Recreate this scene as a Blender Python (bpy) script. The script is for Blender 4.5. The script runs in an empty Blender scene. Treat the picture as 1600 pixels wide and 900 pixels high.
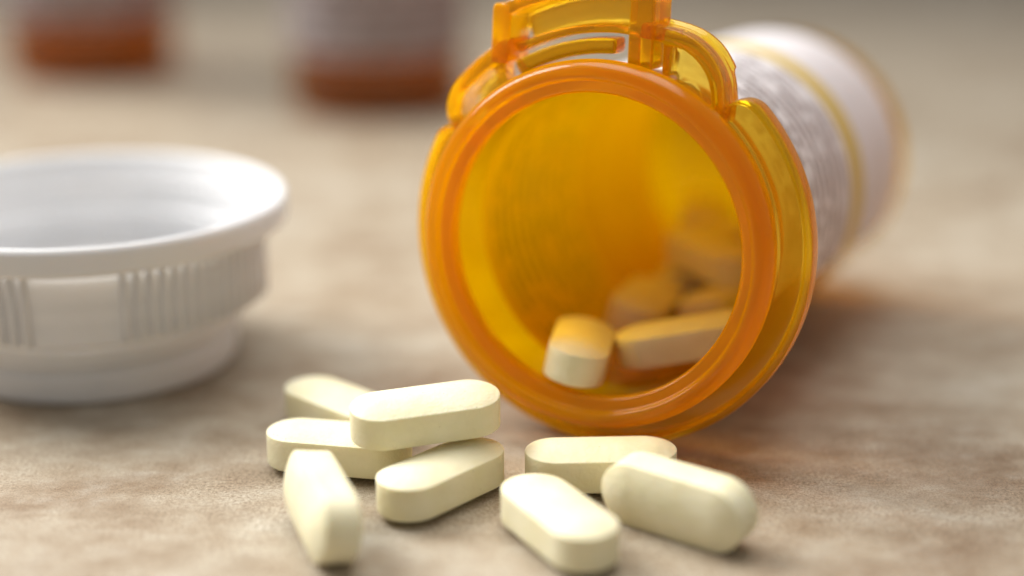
import bpy, bmesh, math, random
from mathutils import Matrix, Vector

random.seed(7)
PI = math.pi
MM = 0.001
scene = bpy.context.scene
C = scene.collection

# ------------------------------------------------------------------ camera
cam_data = bpy.data.cameras.new('camera')
cam = bpy.data.objects.new('camera', cam_data)
C.objects.link(cam)
PITCH = math.radians(17.569)
cam.location = (0, 0, 79.372 * MM)
cam.rotation_euler = (PI / 2 - PITCH, 0, 0)
cam_data.sensor_width = 36.0
cam_data.lens = 56.53
cam_data.clip_start = 0.005
cam_data.clip_end = 20.0
cam_data.dof.use_dof = True
cam_data.dof.focus_distance = 0.1880
cam_data.dof.aperture_fstop = 4.9
cam_data.dof.aperture_blades = 0
scene.camera = cam

# ------------------------------------------------------------------ world, lamps, exposure
world = bpy.data.worlds.new('World')
scene.world = world
world.use_nodes = True
bg = world.node_tree.nodes['Background']
bg.inputs['Color'].default_value = (1.0, 0.975, 0.95, 1)
bg.inputs['Strength'].default_value = 0.305


def area_light(name, loc, target, sx, sy, power, col, spread=180):
    d = bpy.data.lights.new(name, 'AREA')
    d.shape = 'RECTANGLE'
    d.spread = math.radians(spread)
    d.size, d.size_y, d.energy, d.color = sx, sy, power, col
    o = bpy.data.objects.new(name, d)
    C.objects.link(o)
    o.location = loc
    o.rotation_euler = (Vector(target) - Vector(loc)).to_track_quat('-Z', 'Y').to_euler()
    return o


# a tall soft window light from the left, a little behind the bottle
area_light('window_light', (-0.46, 0.44, 0.46), (-0.02, 0.13, 0.0), 0.42, 0.42, 2.65, (1.0, 0.985, 0.96), 95)
# a broad ceiling light above and behind the bottle
area_light('ceiling_light', (0.03, 0.36, 0.54), (0.02, 0.15, 0.0), 0.40, 0.40, 0.95, (1.0, 0.985, 0.96), 100)

scene.view_settings.view_transform = 'Standard'
scene.view_settings.look = 'None'
scene.view_settings.exposure = 0.0
scene.view_settings.gamma = 1.0
scene.view_settings.use_curve_mapping = False
cy = scene.cycles
cy.use_denoising = True
cy.max_bounces = 24
cy.transmission_bounces = 20
cy.transparent_max_bounces = 24
cy.diffuse_bounces = 6
cy.glossy_bounces = 8
cy.blur_glossy = 0.6
cy.caustics_reflective = True
cy.caustics_refractive = True
cy.sample_clamp_indirect = 12.0


# ------------------------------------------------------------------ node helpers
class NT:
    def __init__(self, name):
        self.m = bpy.data.materials.new(name)
        self.m.use_nodes = True
        self.t = self.m.node_tree
        self.t.nodes.clear()
        self.out = self.t.nodes.new('ShaderNodeOutputMaterial')

    def n(self, typ, **kw):
        nd = self.t.nodes.new(typ)
        for k, v in kw.items():
            if k.startswith('_'):
                setattr(nd, k[1:], v)
            else:
                nd.inputs[k.replace('__', ' ')].default_value = v
        return nd

    def l(self, a, b):
        self.t.links.new(a, b)

    def ramp(self, fac, stops):
        r = self.t.nodes.new('ShaderNodeValToRGB')
        e = r.color_ramp.elements
        while len(e) < len(stops):
            e.new(0.5)
        for el, (p, c) in zip(e, stops):
            el.position = p
            el.color = (c[0], c[1], c[2], 1) if not isinstance(c, (int, float)) else (c, c, c, 1)
        self.l(fac, r.inputs['Fac'])
        return r.outputs['Color']

    def mix(self, fac, a, b, blend='MIX'):
        x = self.t.nodes.new('ShaderNodeMix')
        x.data_type = 'RGBA'
        x.blend_type = blend
        for s, v in ((x.inputs[0], fac), (x.inputs[6], a), (x.inputs[7], b)):
            if isinstance(v, bpy.types.NodeSocket):
                self.l(v, s)
            elif isinstance(v, (int, float)):
                s.default_value = v
            else:
                s.default_value = (*v, 1)
        return x.outputs[2]

    def math(self, op, a, b=0.0):
        x = self.t.nodes.new('ShaderNodeMath')
        x.operation = op
        for s, v in zip(x.inputs, (a, b)):
            if isinstance(v, bpy.types.NodeSocket):
                self.l(v, s)
            else:
                s.default_value = v
        return x.outputs[0]

    def noise(self, vec, scale, detail=4.0, rough=0.55):
        x = self.n('ShaderNodeTexNoise', Scale=scale, Detail=detail, Roughness=rough)
        self.l(vec, x.inputs['Vector'])
        return x.outputs['Fac']

    def coords(self, out='Object', scale=(1, 1, 1)):
        tc = self.t.nodes.new('ShaderNodeTexCoord')
        mp = self.t.nodes.new('ShaderNodeMapping')
        mp.inputs['Scale'].default_value = scale
        self.l(tc.outputs[out], mp.inputs['Vector'])
        return mp.outputs['Vector']

    def bump(self, h, strength, dist):
        b = self.n('ShaderNodeBump', Strength=strength, Distance=dist)
        self.l(h, b.inputs['Height'])
        return b.outputs['Normal']


# ------------------------------------------------------------------ materials
def mat_table():
    k = NT('stone_laminate')
    v = k.coords('Object', (1, 1, 1))
    vs = k.coords('Object', (0.68, 1.0, 1))
    big = k.noise(vs, 42, 6, 0.65)
    mid = k.noise(vs, 190, 7, 0.7)
    fine = k.noise(v, 2300, 4, 0.75)
    grain = k.noise(v, 5200, 2, 0.6)
    c = k.ramp(big, [(0.34, (0.270, 0.182, 0.115)), (0.46, (0.420, 0.335, 0.250)),
                     (0.58, (0.500, 0.425, 0.340)), (0.68, (0.600, 0.550, 0.480))])
    c2 = k.ramp(mid, [(0.38, (0.240, 0.156, 0.092)), (0.50, (0.430, 0.340, 0.255)), (0.64, (0.620, 0.560, 0.485))])
    c = k.mix(0.38, c, c2)
    patch = k.ramp(k.noise(vs, 75, 4, 0.6), [(0.40, 0.30), (0.58, 1.0)])
    sp = k.ramp(fine, [(0.36, (0.40, 0.31, 0.23)), (0.50, (0.95, 0.93, 0.90)), (0.64, (1.30, 1.30, 1.30))])
    spk = k.mix(patch, (1, 1, 1), sp)
    c = k.mix(0.85, c, spk, 'MULTIPLY')
    g = k.ramp(grain, [(0.36, (0.62, 0.58, 0.54)), (0.5, (1, 1, 1)), (0.64, (1.16, 1.16, 1.16))])
    c = k.mix(0.7, c, g, 'MULTIPLY')
    c = k.mix(1.0, c, (0.86, 0.89, 0.87), 'MULTIPLY')
    p = k.n('ShaderNodeBsdfPrincipled', Roughness=0.46)
    p.inputs['Specular IOR Level'].default_value = 0.35
    k.l(c, p.inputs['Base Color'])
    hsum = k.math('ADD', k.math('MULTIPLY', fine, 0.7), k.math('MULTIPLY', mid, 1.2))
    k.l(k.bump(hsum, 0.35, 0.00012), p.inputs['Normal'])
    k.l(p.outputs[0], k.out.inputs['Surface'])
    return k.m


def mat_tablet():
    k = NT('cream_tablet')
    v = k.coords('Object')
    oi = k.t.nodes.new('ShaderNodeObjectInfo')
    add = k.n('ShaderNodeVectorMath', _operation='ADD')
    k.l(v, add.inputs[0])
    k.l(oi.outputs['Random'], add.inputs[1])
    v = add.outputs[0]
    soft = k.noise(v, 260, 3, 0.5)
    c = k.ramp(soft, [(0.3, (0.81, 0.75, 0.49)), (0.7, (0.87, 0.82, 0.59))])
    s = k.n('ShaderNodeTexVoronoi', Scale=950.0)
    k.l(v, s.inputs['Vector'])
    dots = k.ramp(s.outputs['Distance'], [(0.05, 1.0), (0.11, 0.0)])
    sel = k.ramp(k.noise(v, 600, 1, 0.5), [(0.56, 0.0), (0.60, 1.0)])
    d = k.math('MULTIPLY', k.math('MULTIPLY', dots, sel), 0.6)
    c = k.mix(d, c, (0.36, 0.28, 0.12))
    p = k.n('ShaderNodeBsdfPrincipled', Roughness=0.56)
    p.inputs['Specular IOR Level'].default_value = 0.34
    p.inputs['Subsurface Weight'].default_value = 0.25
    p.inputs['Subsurface Radius'].default_value = (1.0, 0.75, 0.35)
    p.inputs['Subsurface Scale'].default_value = 0.0012
    k.l(c, p.inputs['Base Color'])
    h = k.math('ADD', k.noise(v, 2600, 3, 0.6), k.math('MULTIPLY', k.noise(v, 700, 2, 0.5), 1.4))
    k.l(k.bump(h, 0.6, 0.00012), p.inputs['Normal'])
    k.l(p.outputs[0], k.out.inputs['Surface'])
    return k.m


def mat_amber(name, haze, rough, density=2600.0, absorb=(0.982, 0.872, 0.0), hazecol=(1.0, 0.40, 0.012)):
    k = NT(name)
    v = k.coords('Object')
    glass = k.n('ShaderNodeBsdfPrincipled', Roughness=rough, IOR=1.40)
    glass.inputs['Base Color'].default_value = (1, 0.93, 0.35, 1)
    glass.inputs['Transmission Weight'].default_value = 1.0
    nb = k.bump(k.noise(v, 160, 2, 0.5), 0.25, 0.0003)
    k.l(nb, glass.inputs['Normal'])
    tr = k.n('ShaderNodeBsdfTranslucent')
    tr.inputs['Color'].default_value = (*hazecol, 1)
    df = k.n('ShaderNodeBsdfDiffuse')
    df.inputs['Color'].default_value = (*hazecol, 1)
    m1 = k.n('ShaderNodeMixShader', Fac=0.45)
    k.l(tr.outputs[0], m1.inputs[1])
    k.l(df.outputs[0], m1.inputs[2])
    m2 = k.n('ShaderNodeMixShader', Fac=haze)
    k.l(glass.outputs[0], m2.inputs[1])
    k.l(m1.outputs[0], m2.inputs[2])
    k.l(m2.outputs[0], k.out.inputs['Surface'])
    va = k.n('ShaderNodeVolumeAbsorption', Density=density)
    va.inputs['Color'].default_value = (*absorb, 1)
    k.l(va.outputs[0], k.out.inputs['Volume'])
    return k.m


def mat_thin_amber(name, haze, tint, hazecol):
    """thin moulded wall: light goes straight through and picks up the tint at each face"""
    k = NT(name)
    v = k.coords('Object')
    tp = k.n('ShaderNodeBsdfTransparent')
    tp.inputs['Color'].default_value = (*tint, 1)
    gl = k.n('ShaderNodeBsdfGlossy', Roughness=0.12)
    k.l(k.bump(k.noise(v, 160, 2, 0.5), 0.25, 0.0003), gl.inputs['Normal'])
    fr = k.n('ShaderNodeFresnel', IOR=1.47)
    tr = k.n('ShaderNodeBsdfTranslucent')
    tr.inputs['Color'].default_value = (*hazecol, 1)
    df = k.n('ShaderNodeBsdfDiffuse')
    df.inputs['Color'].default_value = (*hazecol, 1)
    m1 = k.n('ShaderNodeMixShader', Fac=0.4)
    k.l(tr.outputs[0], m1.inputs[1]); k.l(df.outputs[0], m1.inputs[2])
    m2 = k.n('ShaderNodeMixShader', Fac=haze)
    k.l(tp.outputs[0], m2.inputs[1]); k.l(m1.outputs[0], m2.inputs[2])
    m3 = k.n('ShaderNodeMixShader')
    geo = k.t.nodes.new('ShaderNodeNewGeometry')     # reflect where light enters the wall, not again where it leaves
    refl = k.math('MULTIPLY', fr.outputs[0], k.math('SUBTRACT', 1.0, geo.outputs['Backfacing']))
    k.l(refl, m3.inputs[0]); k.l(m2.outputs[0], m3.inputs[1]); k.l(gl.outputs[0], m3.inputs[2])
    k.l(m3.outputs[0], k.out.inputs['Surface'])
    return k.m


def mat_white_plastic():
    k = NT('white_plastic')
    v = k.coords('Object')
    p = k.n('ShaderNodeBsdfPrincipled', Roughness=0.38)
    c = k.ramp(k.noise(v, 120, 3, 0.5), [(0.3, (0.72, 0.72, 0.725)), (0.7, (0.76, 0.76, 0.765))])
    k.l(c, p.inputs['Base Color'])
    p.inputs['Subsurface Weight'].default_value = 0.2
    p.inputs['Subsurface Radius'].default_value = (1, 0.9, 0.8)
    p.inputs['Subsurface Scale'].default_value = 0.0015
    k.l(k.bump(k.noise(v, 900, 2, 0.5), 0.08, 0.0001), p.inputs['Normal'])
    k.l(p.outputs[0], k.out.inputs['Surface'])
    return k.m


def mat_label(name, base=(0.80, 0.765, 0.77), text=True, period=2.6, zone=None, trans=0.5, band=None):
    """paper label: u of the UV map runs round the bottle in mm, v along it in mm"""
    k = NT(name)
    tc = k.t.nodes.new('ShaderNodeTexCoord')
    sep = k.t.nodes.new('ShaderNodeSeparateXYZ')
    k.l(tc.outputs['UV'], sep.inputs[0])
    u, v = sep.outputs[0], sep.outputs[1]
    ob = k.coords('Object')
    c = k.mix(k.noise(ob, 90, 3, 0.5), base, tuple(x * 0.93 for x in base))
    paper = c
    if text:
        row = k.math('FRACT', k.math('DIVIDE', v, period))
        inrow = k.math('MULTIPLY', k.math('GREATER_THAN', row, 0.22), k.math('LESS_THAN', row, 0.72))
        rid = k.math('FLOOR', k.math('DIVIDE', v, period))
        cmb = k.t.nodes.new('ShaderNodeCombineXYZ')
        k.l(u, cmb.inputs[0])
        k.l(k.math('MULTIPLY', rid, 7.31), cmb.inputs[1])
        words = k.ramp(k.noise(cmb.outputs[0], 0.34, 1, 0.4), [(0.42, 0.0), (0.47, 1.0)])
        cm2 = k.t.nodes.new('ShaderNodeCombineXYZ')
        k.l(u, cm2.inputs[0])
        k.l(k.math('MULTIPLY', v, 0.8), cm2.inputs[1])
        glyph = k.ramp(k.noise(cm2.outputs[0], 1.9, 2, 0.6), [(0.38, 0.0), (0.50, 1.0)])
        ink = k.math('MULTIPLY', k.math('MULTIPLY', inrow, words), glyph)
        if zone:
            lo, hi, rest = zone
            zin = k.math('MULTIPLY', k.math('GREATER_THAN', v, lo), k.math('LESS_THAN', v, hi))
            ink = k.math('MULTIPLY', ink, k.math('ADD', k.math('MULTIPLY', zin, 1.0 - rest), rest))
        c = k.mix(ink, c, (0.03, 0.03, 0.045))
    if band:
        inb = k.math('MULTIPLY', k.math('GREATER_THAN', v, band[0]), k.math('LESS_THAN', v, band[1]))
        c = k.mix(inb, c, (0.72, 0.55, 0.13))
    df = k.n('ShaderNodeBsdfPrincipled', Roughness=0.55)
    k.l(c, df.inputs['Base Color'])
    tr = k.n('ShaderNodeBsdfTranslucent')
    k.l(paper, tr.inputs['Color'])       # light soaks through the paper past the thin ink
    m = k.n('ShaderNodeMixShader', Fac=trans)
    k.l(df.outputs[0], m.inputs[1])
    k.l(tr.outputs[0], m.inputs[2])
    k.l(m.outputs[0], k.out.inputs['Surface'])
    return k.m


M_TABLE = mat_table()
M_TABLET = mat_tablet()
M_VIAL = mat_thin_amber('amber_vial_plastic', 0.10, (0.98, 0.765, 0.025), (1.0, 0.58, 0.006))
M_SHADEDVIAL = mat_thin_amber('shaded_vial_plastic', 0.12, (0.82, 0.56, 0.08), (0.52, 0.26, 0.03))  # amber tint darkened: the rear bottles' backlit dimness is put into the colour
M_LIP = mat_amber('amber_lip_plastic', 0.42, 0.14, 800.0, (0.99, 0.90, 0.0), (1.0, 0.53, 0.004))
M_COLLAR = mat_amber('amber_collar_plastic', 0.28, 0.12, 1000.0, (0.99, 0.905, 0.0), (1.0, 0.57, 0.004))
M_WHITE = mat_white_plastic()
M_LABEL = mat_label('printed_paper_label', zone=(-45.0, -17.0, 0.12), base=(0.90, 0.90, 0.93), trans=0.24, band=(-53.5, -46.5))
M_PLAINLABEL = mat_label('pale_paper_label', base=(0.70, 0.66, 0.67), text=True, period=4.2)


# ------------------------------------------------------------------ object helpers
def tag(o, label=None, cat=None, group=None, kind=None):
    if label: o['label'] = label
    if cat: o['category'] = cat
    if group: o['group'] = group
    if kind: o['kind'] = kind
    return o


def link(name, mesh, mat=None, parent=None, matrix=None):
    o = bpy.data.objects.new(name, mesh)
    C.objects.link(o)
    if mat and not mesh.materials:
        mesh.materials.append(mat)
    if parent: o.parent = parent
    if matrix is not None: o.matrix_basis = matrix
    return o


def empty(name, loc, rz=0.0):
    o = bpy.data.objects.new(name, None)
    C.objects.link(o)
    o.location = loc
    o.rotation_euler = (0, 0, rz)
    o.empty_display_size = 0.005
    return o


def finish(bm, name, smooth=True, angle=38):
    bmesh.ops.recalc_face_normals(bm, faces=bm.faces[:])
    me = bpy.data.meshes.new(name)
    bm.to_mesh(me)
    bm.free()
    if smooth:
        for p in me.polygons: p.use_smooth = True
        try:
            me.set_sharp_from_angle(angle=math.radians(angle))
        except Exception:
            pass
    return me


def lathe(profile, n=128, closed=True, name='lathe', angle=38):
    """profile: (r, z) in mm, revolved about z"""
    bm = bmesh.new()
    rings = []
    for r, z in profile:
        if r < 1e-6:
            rings.append([bm.verts.new((0, 0, z * MM))])
        else:
            rings.append([bm.verts.new((r * math.cos(2 * PI * i / n) * MM, r * math.sin(2 * PI * i / n) * MM, z * MM)) for i in range(n)])
    pairs = list(zip(rings[:-1], rings[1:]))
    if closed: pairs.append((rings[-1], rings[0]))
    for a, b in pairs:
        for i in range(n):
            j = (i + 1) % n
            if len(a) == 1 and len(b) == 1: continue
            if len(a) == 1: bm.faces.new((a[0], b[i], b[j]))
            elif len(b) == 1: bm.faces.new((a[i], b[0], a[j]))
            else: bm.faces.new((a[i], b[i], b[j], a[j]))
    return finish(bm, name, True, angle)


def rounded(profile, radii, seg=4):
    """round the corners of a closed (r, z) outline"""
    out = []
    n = len(profile)
    for i in range(n):
        p = Vector(profile[i]); rad = radii[i] if isinstance(radii, (list, tuple)) else radii
        if rad <= 0 or p.x < 1e-6:
            out.append((p.x, p.y)); continue
        a = Vector(profile[i - 1]) - p; b = Vector(profile[(i + 1) % n]) - p
        d = min(rad, a.length * 0.48, b.length * 0.48)
        A = p + a.normalized() * d; B = p + b.normalized() * d
        for s in range(seg + 1):
            t = s / seg
            q = A * (1 - t) ** 2 + p * 2 * t * (1 - t) + B * t * t
            out.append((q.x, q.y))
    return out


def arc_sweep(bm, outline, a0, a1, steps=40):
    """closed (r, z) outline in mm swept round z from a0 to a1 degrees, capped"""
    rings = []
    for s in range(steps + 1):
        a = math.radians(a0 + (a1 - a0) * s / steps)
        rings.append([bm.verts.new((r * math.cos(a) * MM, r * math.sin(a) * MM, z * MM)) for r, z in outline])
    n = len(outline)
    for A, B in zip(rings[:-1], rings[1:]):
        for i in range(n):
            j = (i + 1) % n
            bm.faces.new((A[i], A[j], B[j], B[i]))
    bm.faces.new(rings[0])
    bm.faces.new(list(reversed(rings[-1])))


def box_rz(r0, r1, z0, z1):
    return [(r0, z0), (r1, z0), (r1, z1), (r0, z1)]


# ------------------------------------------------------------------ the table
bm = bmesh.new()
vs = [bm.verts.new(p) for p in ((-2.5, -1.0, 0), (2.5, -1.0, 0), (2.5, 4.0, 0), (-2.5, 4.0, 0))]
bm.faces.new(vs)
table = link('table_top', finish(bm, 'table_top', False), M_TABLE)
tag(table, 'mottled beige and brown stone-look table top under the bottle', 'table top', kind='structure')

# ------------------------------------------------------------------ the pill bottle lying on its side
YAW = math.radians(25.016)
RF, RB, LEN, KF = 25.7, 20.48, 85.0, 7.38
TILT = math.atan((RF - RB) / (LEN - KF))
ax = Vector((-math.sin(YAW) * math.cos(TILT), -math.cos(YAW) * math.cos(TILT), math.sin(TILT)))
rt = Vector((math.cos(YAW), -math.sin(YAW), 0))
upv = ax.cross(rt)
MOUTH = Vector((8.867, 182.938, 26.137)) * MM
BOT = Matrix((rt, upv, ax)).transposed().to_4x4()
BOT.translation = MOUTH
contact = MOUTH - ax * KF * MM - upv * RF * MM
contact.z = 0
bottle = empty('pill_bottle', contact)
tag(bottle, 'amber plastic pill bottle lying open on its side, spilling cream tablets', 'pill bottle')
LOC = Matrix.Translation(-contact) @ BOT      # bottle space (x right, y up, z out of the mouth) -> parent space

body = rounded([
    (21.25, -3.9), (21.25, -9.8), (RB, -11.0), (RB, -84.2), (19.6, -85.0), (17.2, -85.0), (16.4, -84.2), (0.0, -84.2),
    (0.0, -82.8), (17.4, -82.8), (19.15, -81.6), (19.15, -12.0), (18.85, -8.0), (18.85, -3.9)],
    [0, 0.5, 0.8, 0.9, 0.5, 0.5, 0.5, 0, 0, 0.8, 1.2, 1.0, 1.0, 0], 5)
i0 = [i for i, p in enumerate(body) if p[0] < 1e-6]
body = body[i0[1]:] + body[:i0[0] + 1]               # from pole to pole
link('vial', lathe(body, 160, False, 'vial', 50), M_VIAL, bottle, LOC)
neck = rounded([
    (18.45, -1.7), (18.7, -1.15), (20.0, -0.85), (20.2, -0.1), (20.6, 0.1), (21.5, 0.0), (22.35, -1.2), (22.35, -3.0), (21.3, -3.85),
    (18.8, -3.85), (18.6, -2.6)],
    [0.4, 0.3, 0.2, 0.2, 0.3, 0.6, 0.8, 0.5, 0.2, 0.2, 0.6], 5)
link('neck', lathe(neck, 160, True, 'neck', 50), M_LIP, bottle, LOC)

# collar flange behind the lip: open at the top where the tab sits
fl = rounded([(21.25, -6.3), (24.7, -6.3), (24.75, -5.5), (25.7, -5.5), (25.7, -8.4), (24.9, -8.4), (24.4, -7.7), (21.25, -7.7)], 0.35, 3)
FA0, FA1, FR = 147.5, 411.0, 7.5                    # where it starts and ends; its corners are rounded off over FR degrees


def flange_scale(a):
    d = min(a - FA0, FA1 - a)
    return 1.0 if d >= FR else 0.28 + 0.72 * math.sqrt(max(0.0, 1 - (1 - d / FR) ** 2))


bm = bmesh.new()
rings = []
NS = 220
for i in range(NS + 1):
    t = i / NS
    t = t + 0.10 * math.sin(2 * PI * t) * -1 / (2 * PI) * 5      # finer steps near both ends
    a = FA0 + (FA1 - FA0) * t
    k_ = flange_scale(a)
    ar = math.radians(a)
    rings.append([bm.verts.new(((21.25 + (r - 21.25) * k_) * math.cos(ar) * MM, (21.25 + (r - 21.25) * k_) * math.sin(ar) * MM, z * MM)) for r, z in fl])
for A, B in zip(rings[:-1], rings[1:]):
    for i in range(len(fl)):
        j = (i + 1) % len(fl)
        bm.faces.new((A[i], A[j], B[j], B[i]))
bm.faces.new(rings[0]); bm.faces.new(list(reversed(rings[-1])))
flange = link('flange', finish(bm, 'flange', True, 45), M_COLLAR, bottle, LOC)

# the safety tab and its arms, fused into one moulded piece
def fused(name, bm, mat, voxel=0.22, smooth=14):
    me = finish(bm, name, True)
    o = link(name, me, mat, flange)
    r = o.modifiers.new('fuse', 'REMESH')
    r.mode = 'VOXEL'; r.voxel_size = voxel * MM; r.use_smooth_shade = True
    s = o.modifiers.new('soften', 'SMOOTH')
    s.factor = 0.5; s.iterations = smooth
    return o


def bar(bm, r0, r1, a0, a1, z0, z1, steps=24):
    arc_sweep(bm, box_rz(r0, r1, z0, z1), a0, a1, steps)


def block(bm, x0, x1, y0, y1, z0, z1, lean=0.0):
    vs = [bm.verts.new(((x + lean * (y - y0)) * MM, y * MM, z * MM)) for z in (z0, z1) for x, y in ((x0, y0), (x1, y0), (x1, y1), (x0, y1))]
    for f in ((0, 3, 2, 1), (4, 5, 6, 7), (0, 1, 5, 4), (1, 2, 6, 5), (2, 3, 7, 6), (3, 0, 4, 7)):
        bm.faces.new([vs[i] for i in f])


def strip(bm, pts, w, z0, z1, sub=8):
    """a moulded strip of width w following a smooth path in the x-y plane"""
    P = [Vector(p) for p in pts]
    path = []
    for i in range(len(P) - 1):
        p0, p1, p2, p3 = P[max(i - 1, 0)], P[i], P[i + 1], P[min(i + 2, len(P) - 1)]
        for j in range(sub):
            t = j / sub
            path.append(0.5 * ((2 * p1) + (p2 - p0) * t + (2 * p0 - 5 * p1 + 4 * p2 - p3) * t * t + (3 * p1 - p0 - 3 * p2 + p3) * t ** 3))
    path.append(P[-1])
    rings = []
    for i, p in enumerate(path):
        d = (path[min(i + 1, len(path) - 1)] - path[max(i - 1, 0)]).normalized()
        n = Vector((-d.y, d.x)) * w / 2
        rings.append([bm.verts.new((q.x * MM, q.y * MM, z * MM)) for q, z in ((p + n, z0), (p - n, z0), (p - n, z1), (p + n, z1))])
    for A, B in zip(rings[:-1], rings[1:]):
        for i in range(4):
            j = (i + 1) % 4
            bm.faces.new((A[i], A[j], B[j], B[i]))
    bm.faces.new(rings[0]); bm.faces.new(list(reversed(rings[-1])))


bm = bmesh.new()
strip(bm, [(-18.6, 11.2), (-20.6, 13.6), (-20.2, 16.6), (-17.9, 19.4), (-15.0, 21.8), (-12.6, 23.0)], 1.9, -10.5, -5.0)
strip(bm, [(-20.2, 16.6), (-17.9, 19.4), (-15.0, 21.8)], 2.5, -10.5, -9.4)
strip(bm, [(-17.4, 14.4), (-16.4, 16.6), (-14.6, 18.2)], 3.0, -9.2, -8.0)      # thin web
strip(bm, [(-14.2, 16.2), (-14.9, 18.4), (-15.2, 21.0)], 1.5, -9.5, -6.5)
fused('tab_arm', bm, M_COLLAR)
bm = bmesh.new()
strip(bm, [(3.6, 25.8), (8.4, 24.9), (11.1, 23.3), (12.8, 21.0), (13.4, 18.4), (13.6, 15.6)], 1.8, -10.5, -5.0)
strip(bm, [(3.6, 26.0), (8.4, 25.1), (11.2, 23.5), (13.0, 21.0)], 2.4, -10.5, -9.3)
strip(bm, [(7.2, 21.4), (9.6, 21.2), (11.6, 19.6), (12.6, 17.4)], 4.4, -9.4, -8.4)  # thin web
strip(bm, [(6.3, 20.4), (6.4, 24.6)], 1.1, -9.6, -6.6)
fused('tab_arm', bm, M_COLLAR)
bm = bmesh.new()
bar(bm, 29.6, 31.2, 117.5, 79.5, -11.5, -4.6)        # outer bow
block(bm, -15.6, -13.2, 20.6, 27.9, -11.0, -4.6, 0.03)   # left wall
block(bm, 2.3, 5.4, 21.2, 31.3, -10.6, -4.2)         # right post
bar(bm, 25.4, 30.5, 117, 81, -10.6, -9.4, 30)        # back web
bar(bm, 25.1, 26.2, 119, 85, -10.4, -5.6, 30)        # lower edge
fused('tab_lever', bm, M_COLLAR)
bm = bmesh.new()
bar(bm, 22.6, 24.5, 122, 89.5, -9.5, -5.8)
fused('tab_finger', bm, M_COLLAR)

# the label: a paper sheet round the body with an open strip along the underside
def sheet(r, th, a0, a1, z0, z1, name, steps=120, zs=24):
    bm = bmesh.new()
    uv = bm.loops.layers.uv.new('UVMap')
    grid = {}
    for lay, rr in ((1, r + th),):
        for i in range(steps + 1):
            a = math.radians(a0 + (a1 - a0) * i / steps)
            for j in range(zs + 1):
                z = z0 + (z1 - z0) * j / zs
                grid[lay, i, j] = bm.verts.new((rr * math.cos(a) * MM, rr * math.sin(a) * MM, z * MM))
    def quad(keys):
        f = bm.faces.new([grid[k] for k in keys])
        for lp, k in zip(f.loops, keys):
            lp[uv].uv = (math.radians(a0 + (a1 - a0) * k[1] / steps) * r, z0 + (z1 - z0) * k[2] / zs)
    for i in range(steps):
        for j in range(zs):
            quad([(1, i, j), (1, i + 1, j), (1, i + 1, j + 1), (1, i, j + 1)])
    return finish(bm, name, True, 50)


LA0, LA1 = -22, 300
label = link('label', sheet(RB + 0.02, 0.10, LA0, LA1, -76.5, -14.0, 'label'), M_LABEL, bottle, LOC)

# ------------------------------------------------------------------ tablets
TL, TW, TB, TD = 17.8, 7.6, 3.9, 0.9


def tablet_mesh():
    bm = bmesh.new()
    n = 28
    hx = (TL - TW) / 2

    def ring(inset, z):
        R = TW / 2 - inset
        pts = []
        for sx, s0 in ((1, -PI / 2), (-1, PI / 2)):
            for i in range(n + 1):
                a = s0 + PI * i / n
                pts.append(bm.verts.new(((sx * hx + R * math.cos(a)) * MM, R * math.sin(a) * MM, z * MM)))
        return pts
    prof = [(TW / 2, 0)]
    up = []
    b = TB / 2
    up.append((0.0, b - 0.14)); up.append((0.03, b - 0.05)); up.append((0.10, b + 0.01)); up.append((0.22, b + 0.05))
    for i in range(1, 15):
        t = i / 15.0
        ins = 0.22 + (TW / 2 - 0.26) * t
        up.append((ins, b + 0.05 + (TD - 0.05) * (1 - (1 - t) ** 2.0)))
    seq = [(i, -z) for i, z in reversed(up)] + [(0, -b * 0.5), (0, 0), (0, b * 0.5)] + up
    rings = [ring(i, z) for i, z in seq]
    m = len(rings[0])
    for A, B in zip(rings[:-1], rings[1:]):
        for i in range(m):
            j = (i + 1) % m
            bm.faces.new((A[i], A[j], B[j], B[i]))
    bm.faces.new(rings[0]); bm.faces.new(rings[-1])
    return finish(bm, 'tablet', True, 24)


TABLET = tablet_mesh()


def put(loc_mm, rx, ry, rz, label, group='cream tablets spilled on the table top', grounded=True):
    R = Matrix.Rotation(rz, 4, 'Z') @ Matrix.Rotation(ry, 4, 'Y') @ Matrix.Rotation(rx, 4, 'X')
    lowest = min((R @ v.co).z for v in TABLET.vertices)
    z = -lowest if grounded else loc_mm[2] * MM
    o = link('tablet', TABLET, M_TABLET)
    o.matrix_basis = Matrix.Translation((loc_mm[0] * MM, loc_mm[1] * MM, z)) @ R
    tag(o, label, 'tablet', group)
    return o


put((-21.77, 190.08), 0, 0, -0.75, 'cream tablet lying flat behind the stack, mostly hidden, its rounded end showing')
put((-20.70, 178.06), 0, 0, -0.20, 'cream tablet lying flat under the left end of the tablet on top')
put((-10.07, 174.50, 8.62), 0.10, -0.035, 0.27, 'cream tablet resting on top of two others, highest of the pile', grounded=False)
put((-8.09, 169.43), 0, 0, 0.845, 'cream tablet lying flat under the right end of the tablet on top')
put((-20.60, 159.0), 1.40, 0.05, -1.22, 'cream tablet standing on its narrow edge in front of the pile, end to the front')
put((10.38, 173.23), 0, 0, 0.05, 'cream tablet lying flat just below the bottle mouth, long side to the front')
put((5.01, 158.13), 0, 0, -1.07, 'cream tablet lying flat in front of the one below the bottle mouth')
put((18.20, 160.9), 1.64, 0, -0.65, 'cream tablet standing on its long edge with its domed face turned to the front')


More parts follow.
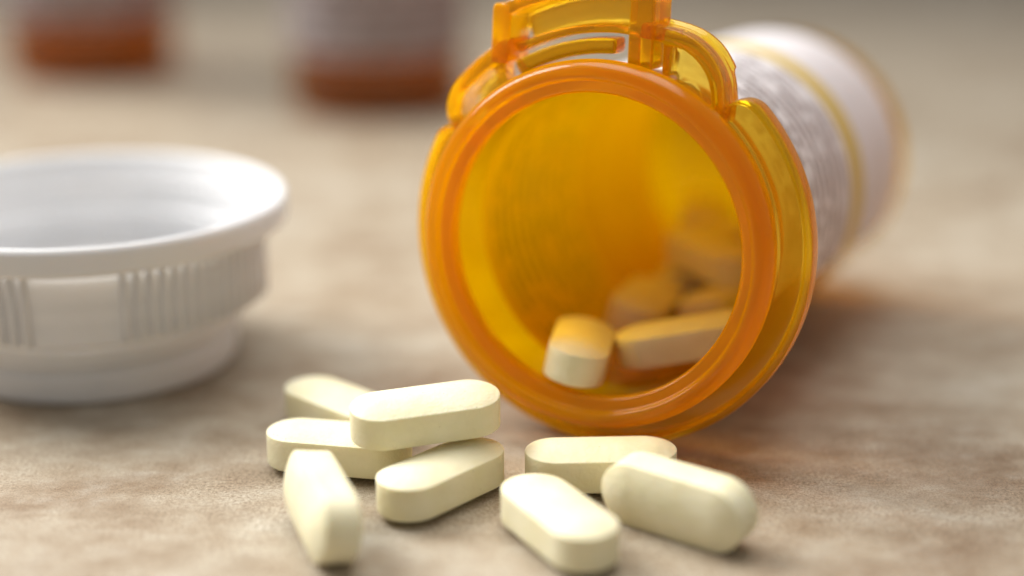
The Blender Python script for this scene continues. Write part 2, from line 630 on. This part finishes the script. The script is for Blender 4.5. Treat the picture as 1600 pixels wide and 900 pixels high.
def inside(x, t, lift, head, roll, pitch, label):
    """tablet in bottle space: x across, t behind the mouth, lift above the wall below it, head = turn from the axis"""
    ri = 19.15
    y = -math.sqrt(ri * ri - x * x) + lift
    R = (Matrix.Rotation(head, 4, 'Y') @ Matrix.Rotation(pitch, 4, 'X') @ Matrix.Rotation(roll, 4, 'Z')
         @ Matrix(((0, 1, 0, 0), (0, 0, 1, 0), (1, 0, 0, 0), (0, 0, 0, 1))))
    o = link('tablet', TABLET, M_TABLET)
    o.matrix_basis = BOT @ Matrix.Translation((x * MM, y * MM, -t * MM)) @ R
    tag(o, label, 'tablet', 'cream tablets still inside the bottle')
    return o


inside(-4.3, 9.8, 3.1, 0.30, -0.16, 0.0, 'cream tablet half out of the bottle mouth, its pale end catching the light')
inside(7.2, 17.4, 3.5, -1.25, 0.0, 0.22, 'amber-tinted tablet lying crosswise inside the bottle beside the one at the mouth')
DEEP = 'amber-tinted tablet heaped deep inside the bottle'
for x, t, lift, head, roll, pitch in (
        (-4.6, 34, 3.3, 0.1, -0.24, 0), (5.0, 40, 3.5, -0.15, 0.26, 0), (-3.6, 53, 3.3, -0.1, -0.2, 0), (5.2, 59, 3.4, 0.1, 0.27, 0),
        (-4.5, 71.5, 3.4, 0.05, -0.24, 0), (11.8, 50, 4.2, 0.0, 0.66, 0), (12.2, 70, 4.2, 0.05, 0.68, 0),
        (1.0, 45.5, 9.6, 0.9, 0.05, 0.05), (2.0, 59, 9.7, -0.6, 0, 0.02), (-6.5, 66, 10.2, 0.25, -0.25, 0.05)):
    inside(x, t, lift, head, roll, pitch, DEEP)

# ------------------------------------------------------------------ the white screw cap, upside down
CAPX, CAPY = -59.75, 218.3
cap = empty('bottle_cap', (CAPX * MM, CAPY * MM, 0), math.radians(-90.5))
tag(cap, 'white ribbed plastic bottle cap lying upside down beside the tablets', 'bottle cap')
cp = rounded([(0, 0.0), (19.2, 0.0), (19.9, 0.5), (20.1, 3.9), (19.5, 4.3), (19.55, 5.0), (20.6, 5.5), (20.8, 9.3), (24.3, 9.7), (24.6, 19.9),
              (25.9, 20.1), (25.9, 21.4), (24.9, 19.6), (23.7, 17.4), (23.3, 11.0), (22.0, 8.2), (0, 7.6)],
             [0, .3, .4, .3, .2, .2, .4, .5, .4, .3, .2, .2, .5, .8, 1.2, 1.4, 0], 4)
link('shell', lathe(cp, 160, False, 'cap_shell', 40), M_WHITE, cap)
rim = rounded([(25.2, 20.0), (27.5, 20.0), (28.0, 20.5), (28.0, 23.3), (27.5, 23.9), (27.0, 23.9), (26.5, 23.2), (25.7, 21.3), (25.2, 20.6)],
              [.2, .3, .3, .4, .3, .3, .5, .4, .2], 4)
link('rim', lathe(rim, 160, True, 'cap_rim', 60), M_WHITE, cap)
for zz, rr in ((15.2, 23.5), (12.4, 23.3)):
    th = rounded([(rr + 0.5, zz - 0.7), (rr - 0.7, zz - 0.2), (rr - 0.7, zz + 0.2), (rr + 0.5, zz + 0.7)], 0.25, 3)
    link('thread', lathe(th, 128, True, 'cap_thread', 60), M_WHITE, cap)
plug = rounded([(15.6, 6.8), (16.9, 6.8), (16.7, 11.2), (16.0, 11.2)], 0.3, 3)
link('sealing_ring', lathe(plug, 128, True, 'sealing_ring', 60), M_WHITE, cap)
bm = bmesh.new()
rp = []
for z in (10.0, 10.5, 19.3, 19.8):
    h = 0.0 if z in (10.0, 19.8) else 1.0
    rp.append([bm.verts.new(((24.2 + d * (0.35 + 0.65 * h)) * MM, w * MM, z * MM))
               for w, d in ((-0.44, 0.0), (-0.32, 0.85), (0.0, 1.25), (0.32, 0.85), (0.44, 0.0))])
for A, B in zip(rp[:-1], rp[1:]):
    for i in range(4):
        bm.faces.new((A[i], A[i + 1], B[i + 1], B[i]))
    bm.faces.new((A[4], A[0], B[0], B[4]))
bm.faces.new(rp[0]); bm.faces.new(list(reversed(rp[-1])))
RIB = finish(bm, 'rib', True, 70)
NR = 88
for i in range(NR):
    if i % 22 < 6: continue                         # smooth gripping panels between the ribbed fields
    o = link('rib', RIB, M_WHITE, cap, Matrix.Rotation(2 * PI * i / NR, 4, 'Z'))

# ------------------------------------------------------------------ two upright bottles far behind
def standing_bottle(x, y, r, h, rz, label_text, lab0):
    e = empty('pill_bottle', (x * MM, y * MM, 0), rz)
    tag(e, label_text, 'pill bottle', 'blurred upright bottles at the back')
    w = 1.4
    p = rounded([(0, 0.7), (r * 0.8, 0.7), (r * 0.84, 0.0), (r - 0.9, 0.0), (r, 0.9), (r, h - 12), (r + 0.8, h - 11), (r + 0.8, h),
                 (r - w, h), (r - w, 3.0), (r - w - 1.5, 2.2), (0, 2.2)],
                [0, .4, .4, .6, .6, .5, .5, .4, .4, 1, 1, 0], 3)
    link('vial', lathe(p, 96, False, 'standing_vial', 50), M_SHADEDVIAL, e)
    link('label', sheet(r + 0.02, 0.12, -150, 150, lab0, h - 16, 'standing_label', 80, 10), M_PLAINLABEL, e)
    c = rounded([(0, h + 12), (0, h + 10), (r + 0.9, h + 10), (r + 0.9, h - 4), (r + 3.2, h - 4), (r + 3.2, h + 11), (r + 2.2, h + 12)],
                [0, 0, .4, .4, .6, .8, .8], 3)
    link('cap', lathe(c, 96, False, 'standing_cap', 45), M_WHITE, e)
    return e


standing_bottle(-118.0, 452, 23.0, 85, -1.4, 'upright amber pill bottle with pale label, standing apart from the open bottle', 17.5)
standing_bottle(-34.0, 405, 22.0, 85, -1.2, 'upright amber pill bottle with pale label, standing behind the open bottle', 15.5)
